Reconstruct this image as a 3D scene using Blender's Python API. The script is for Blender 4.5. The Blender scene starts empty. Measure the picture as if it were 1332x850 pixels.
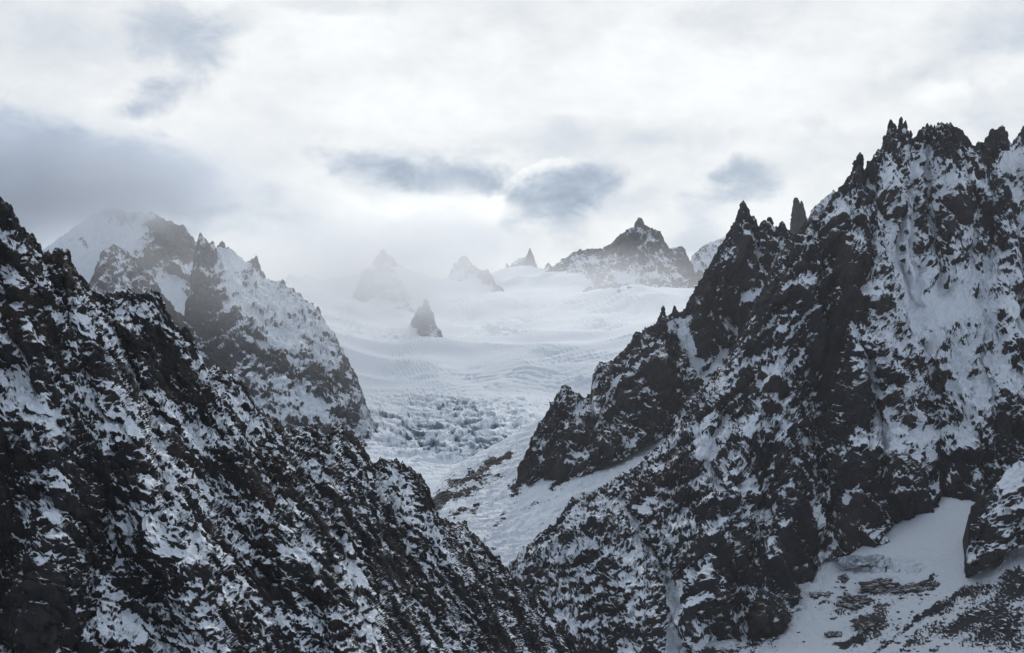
import bpy, bmesh, math, random
import numpy as np

random.seed(7)
rng = np.random.default_rng(7)
scene = bpy.context.scene
COL = scene.collection
R = math.radians

# ------------------------------------------------------------------ camera
F = 1850.0                 # focal length in photo pixels (photo 1332 x 850)
CX, CY = 666.0, 425.0
CZ = 1100.0                # height of the viewpoint above the valley floor (m)
cam_d = bpy.data.cameras.new("camera")
cam = bpy.data.objects.new("camera", cam_d)
COL.objects.link(cam)
cam.location = (0, 0, CZ)
cam.rotation_euler = (R(90), 0, 0)
cam_d.sensor_width = 36.0
cam_d.lens = 36.0 * F / 1332.0
cam_d.clip_start = 1.0
cam_d.clip_end = 90000.0
scene.camera = cam

# ------------------------------------------------------------------ sun and exposure
SUN_EL, SUN_AZ = 27.0, 8.0           # veiled sun ahead of the camera
sd = bpy.data.lights.new("sun", 'SUN')
sd.energy = 1.5
sd.angle = R(14)
sd.color = (1.0, 0.965, 0.92)
sun = bpy.data.objects.new("sun", sd)
COL.objects.link(sun)
sun.rotation_euler = (R(90 - SUN_EL), 0, R(180 - SUN_AZ))
sun.location = (0, 0, 4000)
scene.view_settings.view_transform = 'Standard'
scene.view_settings.look = 'None'
scene.view_settings.exposure = 0.42
scene.view_settings.gamma = 1.0
scene.view_settings.use_curve_mapping = False
scene.cycles.use_denoising = True
scene.cycles.max_bounces = 5
scene.cycles.diffuse_bounces = 3
scene.cycles.glossy_bounces = 1
scene.cycles.volume_bounces = 1
scene.cycles.volume_max_steps = 96


# ------------------------------------------------------------------ tiny node algebra
class V:
    """a shader socket with arithmetic"""
    def __init__(s, nt, sock):
        s.nt, s.k = nt, sock

    def _m(s, op, *a, clamp=False):
        n = s.nt.nodes.new('ShaderNodeMath')
        n.operation = op
        n.use_clamp = clamp
        for i, x in enumerate((s,) + a):
            if isinstance(x, V):
                s.nt.links.new(x.k, n.inputs[i])
            else:
                n.inputs[i].default_value = x
        return V(s.nt, n.outputs[0])

    def __add__(s, o): return s._m('ADD', o)
    __radd__ = __add__
    def __mul__(s, o): return s._m('MULTIPLY', o)
    __rmul__ = __mul__
    def __sub__(s, o): return s._m('SUBTRACT', o)
    def __rsub__(s, o): return (s * -1.0) + o
    def __truediv__(s, o): return s._m('DIVIDE', o)
    def pw(s, o): return s._m('POWER', o)
    def exp(s): return s._m('EXPONENT')
    def mx(s, o): return s._m('MAXIMUM', o)
    def mn(s, o): return s._m('MINIMUM', o)
    def absv(s): return s._m('ABSOLUTE')
    def atan2(s, o): return s._m('ARCTAN2', o)
    def asin(s): return s._m('ARCSINE')
    def cl(s): return s._m('ADD', 0.0, clamp=True)

    def ss(s, a, b, lo=0.0, hi=1.0):
        n = s.nt.nodes.new('ShaderNodeMapRange')
        n.interpolation_type = 'SMOOTHSTEP'
        s.nt.links.new(s.k, n.inputs[0])
        n.inputs[1].default_value = a
        n.inputs[2].default_value = b
        n.inputs[3].default_value = lo
        n.inputs[4].default_value = hi
        return V(s.nt, n.outputs[0])


def noise_node(nt, vec, scale, detail=4.0, rough=0.5, off=(0, 0, 0), sc=(1, 1, 1), kind='FBM', dist=0.0):
    m = nt.nodes.new('ShaderNodeMapping')
    nt.links.new(vec, m.inputs['Vector'])
    m.inputs['Location'].default_value = off
    m.inputs['Scale'].default_value = sc
    n = nt.nodes.new('ShaderNodeTexNoise')
    n.noise_type = kind
    nt.links.new(m.outputs[0], n.inputs['Vector'])
    n.inputs['Scale'].default_value = scale
    n.inputs['Detail'].default_value = detail
    n.inputs['Roughness'].default_value = rough
    n.inputs['Distortion'].default_value = dist
    return V(nt, n.outputs[0])


def mixc(nt, f, a, b):
    n = nt.nodes.new('ShaderNodeMix')
    n.data_type = 'RGBA'
    if isinstance(f, V):
        nt.links.new(f.k, n.inputs[0])
    else:
        n.inputs[0].default_value = f
    for i, x in ((6, a), (7, b)):
        if isinstance(x, tuple):
            n.inputs[i].default_value = (*x, 1.0)
        else:
            nt.links.new(x, n.inputs[i])
    return n.outputs[2]


# ------------------------------------------------------------------ the sky
def build_world():
    w = bpy.data.worlds.new("World")
    scene.world = w
    w.use_nodes = True
    nt = w.node_tree
    nt.nodes.clear()
    out = nt.nodes.new('ShaderNodeOutputWorld')
    bg = nt.nodes.new('ShaderNodeBackground')
    nt.links.new(bg.outputs[0], out.inputs[0])
    sky = nt.nodes.new('ShaderNodeTexSky')
    sky.sky_type = 'NISHITA'
    sky.sun_disc = False
    sky.sun_elevation = R(SUN_EL)
    sky.sun_rotation = R(SUN_AZ)
    sky.altitude = 2500
    tc = nt.nodes.new('ShaderNodeTexCoord')
    sep = nt.nodes.new('ShaderNodeSeparateXYZ')
    nt.links.new(tc.outputs['Generated'], sep.inputs[0])
    x, y, z = (V(nt, sep.outputs[i]) for i in range(3))
    az0 = x.atan2(y) * F                     # angles measured in photo pixels
    el0 = z.mn(0.9999).mx(-0.9999).asin() * F
    # billowing warp
    vec = tc.outputs['Generated']
    w1 = noise_node(nt, vec, 11, 7, 0.62, (3, 1, 2), (1, 1, 1.4)) - 0.5
    w2 = noise_node(nt, vec, 11, 7, 0.62, (7, 5, 9), (1, 1, 1.4)) - 0.5
    w3 = noise_node(nt, vec, 36, 6, 0.62, (1, 8, 4), (1, 1, 1.2)) - 0.5
    rag = noise_node(nt, vec, 19, 9, 0.64, (6, 6, 2), (1, 1, 1.7), dist=0.35) - 0.5
    az = az0 + w1 * 60.0 + w3 * 24.0
    el = el0 + w2 * 44.0 - w3 * 18.0

    def a(px):
        return math.atan2(px - CX, F) * F

    def e(px, py):
        return math.atan2(CY - py, math.hypot(F, px - CX)) * F

    def blob(px, py, rx, ry, rot=0.0, edge=0.5, A=None, E=None, rg=3.2, hi=1.6):
        """ragged ellipse round the direction of a photo pixel: 1 inside, 0 outside"""
        c, s = math.cos(R(rot)), math.sin(R(rot))
        dx, dy = (az if A is None else A) - a(px), (el if E is None else E) - e(px, py)
        p = (dx * c + dy * s) * (1.0 / rx)
        q = (dy * c - dx * s) * (1.0 / ry)
        r = p * p + q * q + rag * rg
        return r.ss(edge, hi, 1.0, 0.0)

    # veiled sun: brightness falls away from it smoothly over the whole dome
    sx = math.sin(R(SUN_AZ)) * math.cos(R(SUN_EL))
    sy = math.cos(R(SUN_AZ)) * math.cos(R(SUN_EL))
    cosg = x * sx + y * sy + z * math.sin(R(SUN_EL))
    front = cosg.ss(-0.25, 0.97)
    lum = front.pw(3.5) * 0.40 + 0.42
    # broad streaks in the cloud sheet
    f1 = noise_node(nt, vec, 4.0, 6, 0.55, (2, 3, 5), (1, 1, 2.6)).ss(0.35, 0.68)
    f2 = noise_node(nt, vec, 14, 6, 0.6, (5, 2, 1), (1, 1, 2.0)).ss(0.3, 0.72)
    lum = lum * (f1 * 0.15 + 0.88) * (f2 * 0.11 + 0.93) * (1.0 - rag.ss(0.0, 0.28) * 0.05)
    f3 = noise_node(nt, vec, 46, 7, 0.66, (8, 1, 4), (1, 1, 1.5), dist=0.6).ss(0.3, 0.7)
    lum = lum * (f3 * 0.05 + 0.975)
    # darker and brighter parts of the cover
    dark = [(230, 50, 62, 55, -35, 0.26), (305, 25, 55, 22, 20, 0.14), (205, 122, 74, 19, 24, 0.32), (165, 136, 40, 12, 10, 0.16),
            (250, 95, 30, 40, 20, 0.10), (65, 192, 140, 46, -18, 0.46), (150, 245, 190, 70, -10, 0.32),
            (40, 270, 190, 100, 0, 0.30), (330, 300, 120, 70, 0, 0.12),
            (475, 216, 72, 24, -10, 0.42), (590, 232, 110, 22, -4, 0.34), 
            (600, 318, 160, 30, 0, 0.16), (480, 325, 90, 30, 0, 0.12), (430, 300, 60, 26, 0, .08),
            (728, 252, 76, 38, 16, 0.36), (738, 290, 34, 32, 0, 0.30), (640, 240, 40, 16, -10, 0.14), (850, 262, 70, 20, 20, 0.12), (690, 262, 34, 24, 40, 0.12),
            (965, 240, 64, 26, 14, 0.38), (925, 262, 46, 30, 20, 0.22), (905, 312, 46, 24, 10, 0.22),
            (930, 40, 80, 40, 0, 0.10), (760, 180, 260, 26, 2, 0.12), (1055, 162, 20, 14, 0, 0.09),
            (850, 205, 70, 34, 10, 0.06), (1310, 150, 60, 34, -20, 0.18), (1250, 60, 120, 40, 20, 0.08),
            (430, 6, 90, 16, 0, 0.16), (1330, 20, 90, 60, 0, 0.10), (20, 40, 120, 40, 0, 0.05)]
    for px, py, rx, ry, rot, k in dark:
        lum = lum * (1.0 - blob(px, py, rx * 1.08, ry * 1.08, rot, -0.35, hi=1.3) * k * 1.08)
    # crisp cap of the cap cloud, bright rim toward the light
    w4 = noise_node(nt, vec, 60, 5, 0.6, (4, 4, 4)) - 0.5
    A2, E2 = az0 + w3 * 20.0 + w4 * 9.0, el0 - w3 * 16.0 + w4 * 12.0 + w2 * 14.0

    def crisp(px, py, rx, ry, rot, soft=0.16):
        c, s = math.cos(R(rot)), math.sin(R(rot))
        dx, dy = A2 - a(px), E2 - e(px, py)
        p = (dx * c + dy * s) * (1.0 / rx)
        q = (dy * c - dx * s) * (1.0 / ry)
        return (p * p + q * q).ss(1.0 - soft, 1.0 + soft, 1.0, 0.0)
    cap = crisp(722, 262, 86, 54, 16, 0.10)
    cap_in = crisp(731, 270, 84, 51, 16, 0.22)
    gate = az0.ss(a(720), a(800), 1.0, 0.0) * el0.ss(e(666, 300), e(666, 250))
    rim = (cap - cap_in).mx(0.0) * gate
    lum = lum * (1.0 - cap_in * blob(724, 256, 84, 46, 10, -0.2) * 0.20) * (1.0 + rim * rag.ss(-0.15, 0.2, 1.0, 0.35) * 0.22)
    # grey lens with a sharp wavy underside over sunlit cumulus tops
    ln = el0 + w3 * 34.0 + w4 * 16.0 + w2 * 20.0
    up = ln.ss(e(550, 258), e(550, 250))
    lum = lum * (1.0 - up * blob(545, 228, 130, 38, -4, -0.1) * 0.16) * (1.0 + (1.0 - up) * blob(560, 275, 150, 24, 0, -0.3) * 0.10)
    up2 = ln.ss(e(1240, 112), e(1240, 100)) 
    lum = lum * (1.0 - up2 * blob(1240, 92, 110, 26, 18, -0.1) * 0.08) * (1.0 + (1.0 - up2) * blob(1240, 122, 110, 26, 14, -0.1) * 0.07)
    for px, py, rx, ry, rot, k in [(570, 268, 110, 17, -4, 0.12), (480, 262, 60, 12, -20, 0.10),
                                   (815, 290, 40, 22, 20, 0.06), (1245, 105, 60, 22, 20, 0.09),
                                   (660, 292, 40, 22, 0, 0.08), (1320, 85, 40, 26, 20, .08)]:
        lum = lum * (1.0 + blob(px, py, rx, ry, rot, -0.3) * k)
    # below the horizon the snowbound land
    lum = lum * el0.ss(-900.0, -100.0, 0.30, 1.0)
    # grey-blue where thin, near white where thick and lit
    tint = mixc(nt, lum.ss(0.35, 0.78), (0.72, 0.855, 1.06), (0.985, 1.0, 1.0))
    sc = nt.nodes.new('ShaderNodeVectorMath')
    sc.operation = 'SCALE'
    nt.links.new(tint, sc.inputs[0])
    nt.links.new((lum * 9.0).k, sc.inputs['Scale'])
    # a breath of the clear sky behind the overcast
    fin = mixc(nt, 0.06, sc.outputs[0], sky.outputs[0])
    nt.links.new(fin, bg.inputs[0])
    bg.inputs[1].default_value = 0.1
    w.cycles.sampling_method = 'MANUAL'
    w.cycles.sample_map_resolution = 512


build_world()


# ------------------------------------------------------------------ numpy noise
def _h(ix, iy, iz, seed):
    h = (ix * np.uint32(374761393) + iy * np.uint32(668265263) + iz * np.uint32(2246822519) + np.uint32((seed * 2654435761) & 0xffffffff))
    h = (h ^ (h >> np.uint32(15))) * np.uint32(2246822519)
    h = (h ^ (h >> np.uint32(13))) * np.uint32(3266489917)
    return h ^ (h >> np.uint32(16))


def perlin(P, wl, seed=0):
    """gradient noise, about -1..1, P (n,3) in metres, wl = wavelength (scalar or 3)"""
    Q = (P / np.asarray(wl, dtype=np.float32)).astype(np.float32) + np.float32(1000.0)
    fl = np.floor(Q)
    f = Q - fl
    i = fl.astype(np.int64).astype(np.uint32)
    w = f * f * f * (f * (f * 6 - 15) + 10)
    acc = np.zeros(len(P), np.float32)
    for dx in (0, 1):
        wx = w[:, 0] if dx else 1 - w[:, 0]
        for dy in (0, 1):
            wy = wx * (w[:, 1] if dy else 1 - w[:, 1])
            for dz in (0, 1):
                wz = wy * (w[:, 2] if dz else 1 - w[:, 2])
                h = _h(i[:, 0] + np.uint32(dx), i[:, 1] + np.uint32(dy), i[:, 2] + np.uint32(dz), seed)
                gx = (h & np.uint32(1023)).astype(np.float32) / 511.5 - 1
                gy = ((h >> np.uint32(10)) & np.uint32(1023)).astype(np.float32) / 511.5 - 1
                gz = ((h >> np.uint32(20)) & np.uint32(1023)).astype(np.float32) / 511.5 - 1
                acc += wz * (gx * (f[:, 0] - dx) + gy * (f[:, 1] - dy) + gz * (f[:, 2] - dz))
    return acc * 1.5


def facets(P, wl, seed=0, tilt=1.0):
    """broken blocks: every Voronoi cell is a tilted plane. -> offset in cell units"""
    Q = (P / np.asarray(wl, dtype=np.float32)).astype(np.float32) + np.float32(1000.0)
    fl = np.floor(Q)
    f = Q - fl
    i = fl.astype(np.int64).astype(np.uint32)
    best = np.full(len(P), 9e9, np.float32)
    val = np.zeros(len(P), np.float32)
    for dx in (-1, 0, 1):
        for dy in (-1, 0, 1):
            for dz in (-1, 0, 1):
                h = _h(i[:, 0] + np.uint32(dx & 0xffffffff), i[:, 1] + np.uint32(dy & 0xffffffff), i[:, 2] + np.uint32(dz & 0xffffffff), seed)
                a = (h & np.uint32(1023)).astype(np.float32) / 1023
                b = ((h >> np.uint32(10)) & np.uint32(1023)).astype(np.float32) / 1023
                c = ((h >> np.uint32(20)) & np.uint32(1023)).astype(np.float32) / 1023
                ex = f[:, 0] - (dx + a * 0.9)
                ey = f[:, 1] - (dy + b * 0.9)
                ez = f[:, 2] - (dz + c * 0.9)
                d = ex * ex + ey * ey + ez * ez
                m = d < best
                g = h * np.uint32(2654435761)
                g1 = (g & np.uint32(1023)).astype(np.float32) / 511.5 - 1
                g2 = ((g >> np.uint32(10)) & np.uint32(1023)).astype(np.float32) / 511.5 - 1
                g3 = ((g >> np.uint32(20)) & np.uint32(1023)).astype(np.float32) / 511.5 - 1
                v = tilt * (g1 * ex + g2 * ey + g3 * ez) + 0.35 * (a - 0.5)
                val = np.where(m, v, val)
                best = np.where(m, d, best)
    return val


def sstep(x, a, b):
    t = np.clip((x - a) / (b - a), 0, 1)
    return t * t * (3 - 2 * t)


def tps(pts, u, v):
    """thin-plate interpolation of control points (px, py, value)"""
    p = np.array(pts, float)
    X = p[:, :2] / 100.0
    n = len(X)

    def k(r2):
        return np.where(r2 > 1e-12, r2 * np.log(r2 + 1e-12), 0) * 0.5
    d2 = ((X[:, None] - X[None]) ** 2).sum(-1)
    A = np.zeros((n + 3, n + 3))
    A[:n, :n] = k(d2) + np.eye(n) * 0.02
    A[:n, n] = 1
    A[:n, n + 1:] = X
    A[n, :n] = 1
    A[n + 1:, :n] = X.T
    c = np.linalg.solve(A, np.concatenate([p[:, 2], [0, 0, 0]]))
    uu, vv = u / 100.0, v / 100.0
    o = c[n] + c[n + 1] * uu + c[n + 2] * vv
    for i in range(n):
        o = o + c[i] * k((uu - X[i, 0]) ** 2 + (vv - X[i, 1]) ** 2)
    return o


def polydist(u, v, line):
    """distance in px to a polyline, and position along it 0..1"""
    best = np.full(u.shape, 9e9)
    tt = np.zeros(u.shape)
    ns = len(line) - 1
    for i in range(ns):
        (x0, y0), (x1, y1) = line[i][:2], line[i + 1][:2]
        dx, dy = x1 - x0, y1 - y0
        t = np.clip(((u - x0) * dx + (v - y0) * dy) / (dx * dx + dy * dy + 1e-9), 0, 1)
        d = np.hypot(u - x0 - t * dx, v - y0 - t * dy)
        m = d < best
        best = np.where(m, d, best)
        tt = np.where(m, (i + t) / ns, tt)
    return best, tt


def to_world(u, v, D):
    return np.stack([(u - CX) / F * D, D, CZ + (CY - v) / F * D], -1)


def at(px, py, D):
    return ((px - CX) / F * D, D, CZ + (CY - py) / F * D)


def grid_normals(P):
    du = np.gradient(P, axis=1)
    dv = np.gradient(P, axis=0)
    n = np.cross(dv, du)
    n /= np.linalg.norm(n, axis=-1, keepdims=True) + 1e-9
    return n


def blur(A, k):
    for ax in (0, 1):
        for _ in range(2):
            pad = [(0, 0)] * A.ndim
            pad[ax] = (k + 1, k)
            c = np.cumsum(np.pad(A, pad, mode='edge'), axis=ax)
            n = A.shape[ax]
            hi = np.take(c, np.arange(2 * k + 1, 2 * k + 1 + n), axis=ax)
            lo = np.take(c, np.arange(0, n), axis=ax)
            A = (hi - lo) / (2 * k + 1)
    return A


def mesh_obj(name, P, mat, snow=None, parent=None, smooth=False, keep=None):
    """link a (rows, cols, 3) grid as one mesh object"""
    nr, nc = P.shape[:2]
    idx = np.arange(nr * nc).reshape(nr, nc)
    q = np.stack([idx[:-1, :-1], idx[1:, :-1], idx[1:, 1:], idx[:-1, 1:]], -1).reshape(-1, 4)
    if keep is not None:
        q = q[keep.reshape(-1)]
    me = bpy.data.meshes.new(name)
    me.vertices.add(nr * nc)
    me.vertices.foreach_set('co', P.astype(np.float32).ravel())
    me.loops.add(q.size)
    me.loops.foreach_set('vertex_index', q.astype(np.int32).ravel())
    me.polygons.add(len(q))
    me.polygons.foreach_set('loop_start', np.arange(0, q.size, 4, dtype=np.int32))
    me.polygons.foreach_set('loop_total', np.full(len(q), 4, np.int32))
    me.polygons.foreach_set('use_smooth', np.full(len(q), smooth, bool))
    me.update(calc_edges=True)
    if snow is not None:
        at_ = me.attributes.new('snow', 'FLOAT', 'POINT')
        at_.data.foreach_set('value', snow.astype(np.float32).ravel())
    me.materials.append(mat)
    o = bpy.data.objects.new(name, me)
    COL.objects.link(o)
    if parent is not None:
        o.parent = parent
    return o


def tag(o, label=None, cat=None, group=None, kind=None):
    for k, x in (('label', label), ('category', cat), ('group', group), ('kind', kind)):
        if x:
            o[k] = x
    return o


# ------------------------------------------------------------------ materials
def rock_material(name, wl, rock_a=(0.016, 0.019, 0.026), rock_b=(0.048, 0.042, 0.042), snow_c=(0.80, 0.83, 0.87), edge=0.16, by_normal=False, bare=0.15, rusty=0.38):
    """wl: size in metres of the finest relief. Snow cover comes from the mesh's 'snow' attribute"""
    m = bpy.data.materials.new(name)
    m.use_nodes = True
    nt = m.node_tree
    b = nt.nodes['Principled BSDF']
    g = nt.nodes.new('ShaderNodeNewGeometry')
    pos = g.outputs['Position']
    if by_normal:
        sp = nt.nodes.new('ShaderNodeSeparateXYZ')
        nt.links.new(g.outputs['Normal'], sp.inputs[0])
        s = V(nt, sp.outputs[2]) - bare
    else:
        a = nt.nodes.new('ShaderNodeAttribute')
        a.attribute_name = 'snow'
        s = V(nt, a.outputs['Fac'])
    n1 = noise_node(nt, pos, 1.0 / wl, 3, 0.6)
    n2 = noise_node(nt, pos, 0.3 / wl, 3, 0.55)
    cover = (s + (n1 - 0.5) * 0.55).ss(0.5 - edge, 0.5 + edge)
    big = noise_node(nt, pos, 0.02 / wl, 4, 0.6).ss(0.38, 0.66)
    grain = noise_node(nt, pos, 0.09 / wl, 6, 0.7, (1, 2, 3), (1.5, 1.5, 0.5)).ss(0.35, 0.65)
    rc = mixc(nt, (n2 * 0.35 + big * 0.4 + grain * 0.45 - 0.15).cl(), rock_a, rock_b)
    rust = noise_node(nt, pos, 0.012 / wl, 5, 0.65, (9, 4, 2), (1, 1, 0.6)).ss(0.50, 0.66)
    rc = mixc(nt, rust * rusty, rc, (rock_b[0] * 1.25, rock_b[1] * 1.0, rock_b[2] * 0.85))
    sn = mixc(nt, n2, tuple(c * 0.93 for c in snow_c), snow_c)
    col = mixc(nt, cover, rc, sn)
    nt.links.new(col, b.inputs['Base Color'])
    b.inputs['Roughness'].default_value = 0.85
    b.inputs['Specular IOR Level'].default_value = 0.1
    bp = nt.nodes.new('ShaderNodeBump')
    bp.inputs['Strength'].default_value = 0.8
    bp.inputs['Distance'].default_value = wl * 0.35
    nt.links.new((n1 * (1.0 - cover * 0.8)).k, bp.inputs['Height'])
    nt.links.new(bp.outputs[0], b.inputs['Normal'])
    return m


# ------------------------------------------------------------------ mountain builder
def mountain(name, crest, base, depth, mpp, mat, step=1.0, jag=3.0, ribs=(), gullies=(), snow=(), dark=(),
             bias=0.0, amp=1.0, aniso=(1, 1, 1), rot=None, seed=1, back=24, smooth=False, th=0.62, backslope=1.3,
             facet=1.0, big=1.0, snow_smooth=0.72, vgrad=0.0, label=None, cat='mountain', kind='structure',
             u0=None, u1=None, micro=1.0, extra=None, jagwl=14.0, speck=0.36, vstep=1.37, walls=0.42, crestdark=0.24):
    """Relief of a mountain side. crest / base: outlines as photo points, depth: control points (px, py, metres),
    mpp: metres per photo pixel there. ribs stand proud, gullies are cut back and hold snow."""
    if step > 0.9:
        step = step * 1.17
    cx = np.array([c[0] for c in crest], float)
    cy = np.array([c[1] for c in crest], float)
    bx = np.array([c[0] for c in base], float)
    by = np.array([c[1] for c in base], float)
    u0 = cx[0] if u0 is None else u0
    u1 = cx[-1] if u1 is None else u1
    us = np.arange(u0, u1 + step, step)
    yc = np.interp(us, cx, cy)
    line = np.stack([us, np.full(us.shape, seed * 37.0), np.zeros(us.shape)], -1).astype(np.float32)
    j = perlin(line, jagwl, seed) * 0.7
    spike = sum(np.maximum(0, perlin(line, jagwl * k, seed + 1 + i) + 0.1) ** 1.4 * w for i, (k, w) in enumerate(((0.8, 1.9), (0.42, 1.5), (0.22, 0.5))))
    yc = yc - (j + spike - 0.5) * jag
    yb = np.maximum(np.interp(us, bx, by), yc + 2)
    nr = int(np.percentile(yb - yc, 93) / (step * vstep)) + 2
    t = np.linspace(0, 1, nr)[:, None]
    U = np.broadcast_to(us[None], (nr, len(us)))
    Vv = yc[None] + (yb - yc)[None] * t
    D = tps(depth, U, Vv)
    for rb in ribs:
        d, s = polydist(U, Vv, rb[0])
        w = rb[2]
        D = D - rb[1] * np.clip(1 - d / w, 0, 1) ** 1.2
    sb = np.zeros(U.shape)
    pl = to_world(U, Vv, np.full(U.shape, float(F))).reshape(-1, 3).astype(np.float32)
    U_, V_ = U, Vv
    Uw = U + (perlin(pl, 34, seed + 51) * 11 + perlin(pl, 12, seed + 52) * 6).reshape(U.shape)
    Vw = Vv + (perlin(pl, 34, seed + 53) * 11 + perlin(pl, 12, seed + 54) * 6).reshape(U.shape)
    flat = np.zeros(U.shape)
    for gl in gullies:
        d, s = polydist(Uw, Vw, gl[0])
        k = np.exp(-(d / gl[2]) ** 2)
        D = D + gl[1] * k
        sb = sb + k * gl[3]
        flat = np.maximum(flat, k * min(1, gl[3] * 2.2))
    for (x, y, rx, ry, ro, k) in snow:
        c, s = math.cos(R(ro)), math.sin(R(ro))
        dx, dy = Uw - x, -(Vw - y)
        wb = np.exp(-(((dx * c + dy * s) / rx) ** 2 + ((dy * c - dx * s) / ry) ** 2))
        sb = sb + wb * k
        flat = np.maximum(flat, sstep(wb * k, 0.15, 0.5))
    for (x, y, rx, ry, ro, k) in dark:
        c, s = math.cos(R(ro)), math.sin(R(ro))
        dx, dy = Uw - x, -(Vw - y)
        sb = sb - np.exp(-(((dx * c + dy * s) / rx) ** 2 + ((dy * c - dx * s) / ry) ** 2)) * k
    P = to_world(U, Vv, D)
    # far side of the crest
    top = P[0]
    bk = np.linspace(0, 1, back + 1)[1:][::-1] ** 1.6
    far = []
    for b in bk:
        dd = b * 260 * mpp
        q = top.copy()
        q[:, 1] += dd
        q[:, 0] *= 1 + 0.15 * dd / q[:, 1]
        q[:, 2] -= dd * backslope
        far.append(q)
    P = np.concatenate([np.array(far), P], 0)
    ext = back
    sb = np.concatenate([np.repeat(sb[:1], ext, 0), sb], 0)
    flat = np.concatenate([np.repeat(flat[:1], ext, 0), flat], 0)
    UU = np.concatenate([np.repeat(U[:1], ext, 0), U], 0)
    VV = np.concatenate([np.repeat(Vv[:1], ext, 0), Vv], 0)
    N = blur(grid_normals(P), 5)
    N /= np.linalg.norm(N, axis=-1, keepdims=True) + 1e-9
    sh = P.shape[:2]
    Q = P.reshape(-1, 3).astype(np.float32)
    if rot is not None:      # bedding / joint frame
        a_, b_ = R(rot[0]), R(rot[1])
        Rz = np.array([[math.cos(a_), -math.sin(a_), 0], [math.sin(a_), math.cos(a_), 0], [0, 0, 1]])
        Ry = np.array([[math.cos(b_), 0, math.sin(b_)], [0, 1, 0], [-math.sin(b_), 0, math.cos(b_)]])
        Qr = (Q @ (Rz @ Ry).T.astype(np.float32))
    else:
        Qr = Q
    an = np.array(aniso, np.float32)
    m = mpp
    # domain warp
    Wp = np.stack([perlin(Q, 60 * m, seed + 11), perlin(Q, 60 * m, seed + 12), perlin(Q, 60 * m, seed + 13)], -1) * (14 * m)
    Wp += np.stack([perlin(Q, 14 * m, seed + 14), perlin(Q, 14 * m, seed + 15), perlin(Q, 14 * m, seed + 16)], -1) * (3.5 * m)
    Qr = Qr + Wp
    rough = 1 - flat * snow_smooth
    rough = rough.reshape(-1)

    def ridged(wl, sd):
        return (1 - np.abs(perlin(Qr, wl * m * an, sd)) * 2.2)
    lowf = big * (ridged(130, seed + 20) * 17 + ridged(58, seed + 21) * 10) * m
    mid = ridged(26, seed + 22) * 3 * m + facet * facets(Qr, 24 * m * an, seed + 23) * 11 * m
    fine = facet * facets(Qr, 10 * m * an, seed + 24) * 5.6 * m + ridged(9, seed + 25) * 1.8 * m
    Ql = (Qr - Wp * np.float32(0.55))
    anl = an * np.where(an == an.max(), 2.6, 0.95).astype(np.float32)
    joint = np.clip(1 - np.abs(perlin(Ql, 13 * m * anl, seed + 41)) * 5, 0, 1) + 0.3 * np.clip(1 - np.abs(perlin(Ql, 5.5 * m * anl, seed + 42)) * 4, 0, 1)
    slab = perlin(Ql, 24 * m * anl, seed + 43)
    wq = perlin(Ql, 34 * m * anl, seed + 44) + 0.5 * perlin(Ql, 15 * m * anl, seed + 45) + 0.35 * perlin(Q, 50 * m, seed + 46)
    wall = sstep(wq, -0.10, 0.10)                 # 1: bare steep slabs, 0: ledges and ramps that hold snow
    fin2 = micro * (facet * facets(Qr, 4.2 * m * an, seed + 26) * 2.7 * m + perlin(Qr, 2.6 * m * an, seed + 27) * 0.8 * m)
    lowr = (0.35 + 0.65 * rough)
    # px below the crest (the far side of the crest counts as 0)
    below = np.concatenate([np.zeros((ext, sh[1])), Vv - yc[None]], 0)
    cf = sstep(below, 0, 55)
    cf2 = 0.5 + 0.5 * sstep(below, 0, 14)
    dv = (lowf * lowr).reshape(sh) * cf + ((mid + (sstep(wq, -0.24, 0.24) - 0.5) * 5.5 * m * facet) * rough).reshape(sh) * cf2 * (0.35 + 0.65 * cf)
    dn = ((fine + fin2 - joint * 1.8 * m * facet + np.abs(slab) * 3.6 * m * facet) * rough).reshape(sh) * cf2
    dv = blur(dv, 1)
    # where the relief stretches the grid, finest relief would alias: fade it there
    tmp = P + np.array([0.0, -0.9, 0.0]) * (amp * dv)[..., None]
    el_ = np.maximum(np.linalg.norm(np.gradient(tmp, axis=0), axis=-1), np.linalg.norm(np.gradient(tmp, axis=1), axis=-1))
    keep_f = np.clip(4.2 * m / blur(el_, 1), 0.4, 1.0)
    dn = dn * keep_f
    P2 = P + N * (amp * dn)[..., None]
    dirv = N * 0.35 + np.array([0.0, -0.9, 0.0])
    P2 = P2 + dirv * (amp * dv)[..., None]
    dsnow = None
    if extra is not None:
        ex, dsnow = extra(UU, VV, Q.reshape(*sh, 3), N)
        P2 = P2 + ex
    n2 = grid_normals(P2)
    nz = n2[..., 2]
    nzb = blur(nz, 1)
    cav = -(fine + fin2).reshape(sh) / (6 * m)
    Qs = Qr * np.float32(0.6) + Q * np.float32(0.4)
    patch = perlin(Q, 95 * m, seed + 31) * 0.5 + perlin(Q, 34 * m, seed + 32) * 0.35 + perlin(Qs, 8 * m * an, seed + 33) * 0.3 + perlin(Qs, 4.4 * m * an, seed + 34) * 0.85 + perlin(Qr, 2.4 * m * an, seed + 35) * 1.35
    patch += 0.40 * perlin(Ql, 7 * m * anl, seed + 36)
    sn = 0.5 + 0.95 * (0.6 * nz + 0.4 * nzb - th) + speck * patch.reshape(sh) + 0.12 * cav + 0.16 * (joint.reshape(sh) - 0.5) * (facet > 0) + bias + sb * 1.6
    sn = sn - (wall.reshape(sh) - 0.46) * walls * (1 - 0.6 * flat)
    sn = sn - crestdark * (1 - sstep(below, 3, 20)) * (1 - 0.5 * flat) * (0.6 + 0.8 * (wq.reshape(sh) < 0.1))
    if dsnow is not None:
        sn = sn + dsnow
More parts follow.
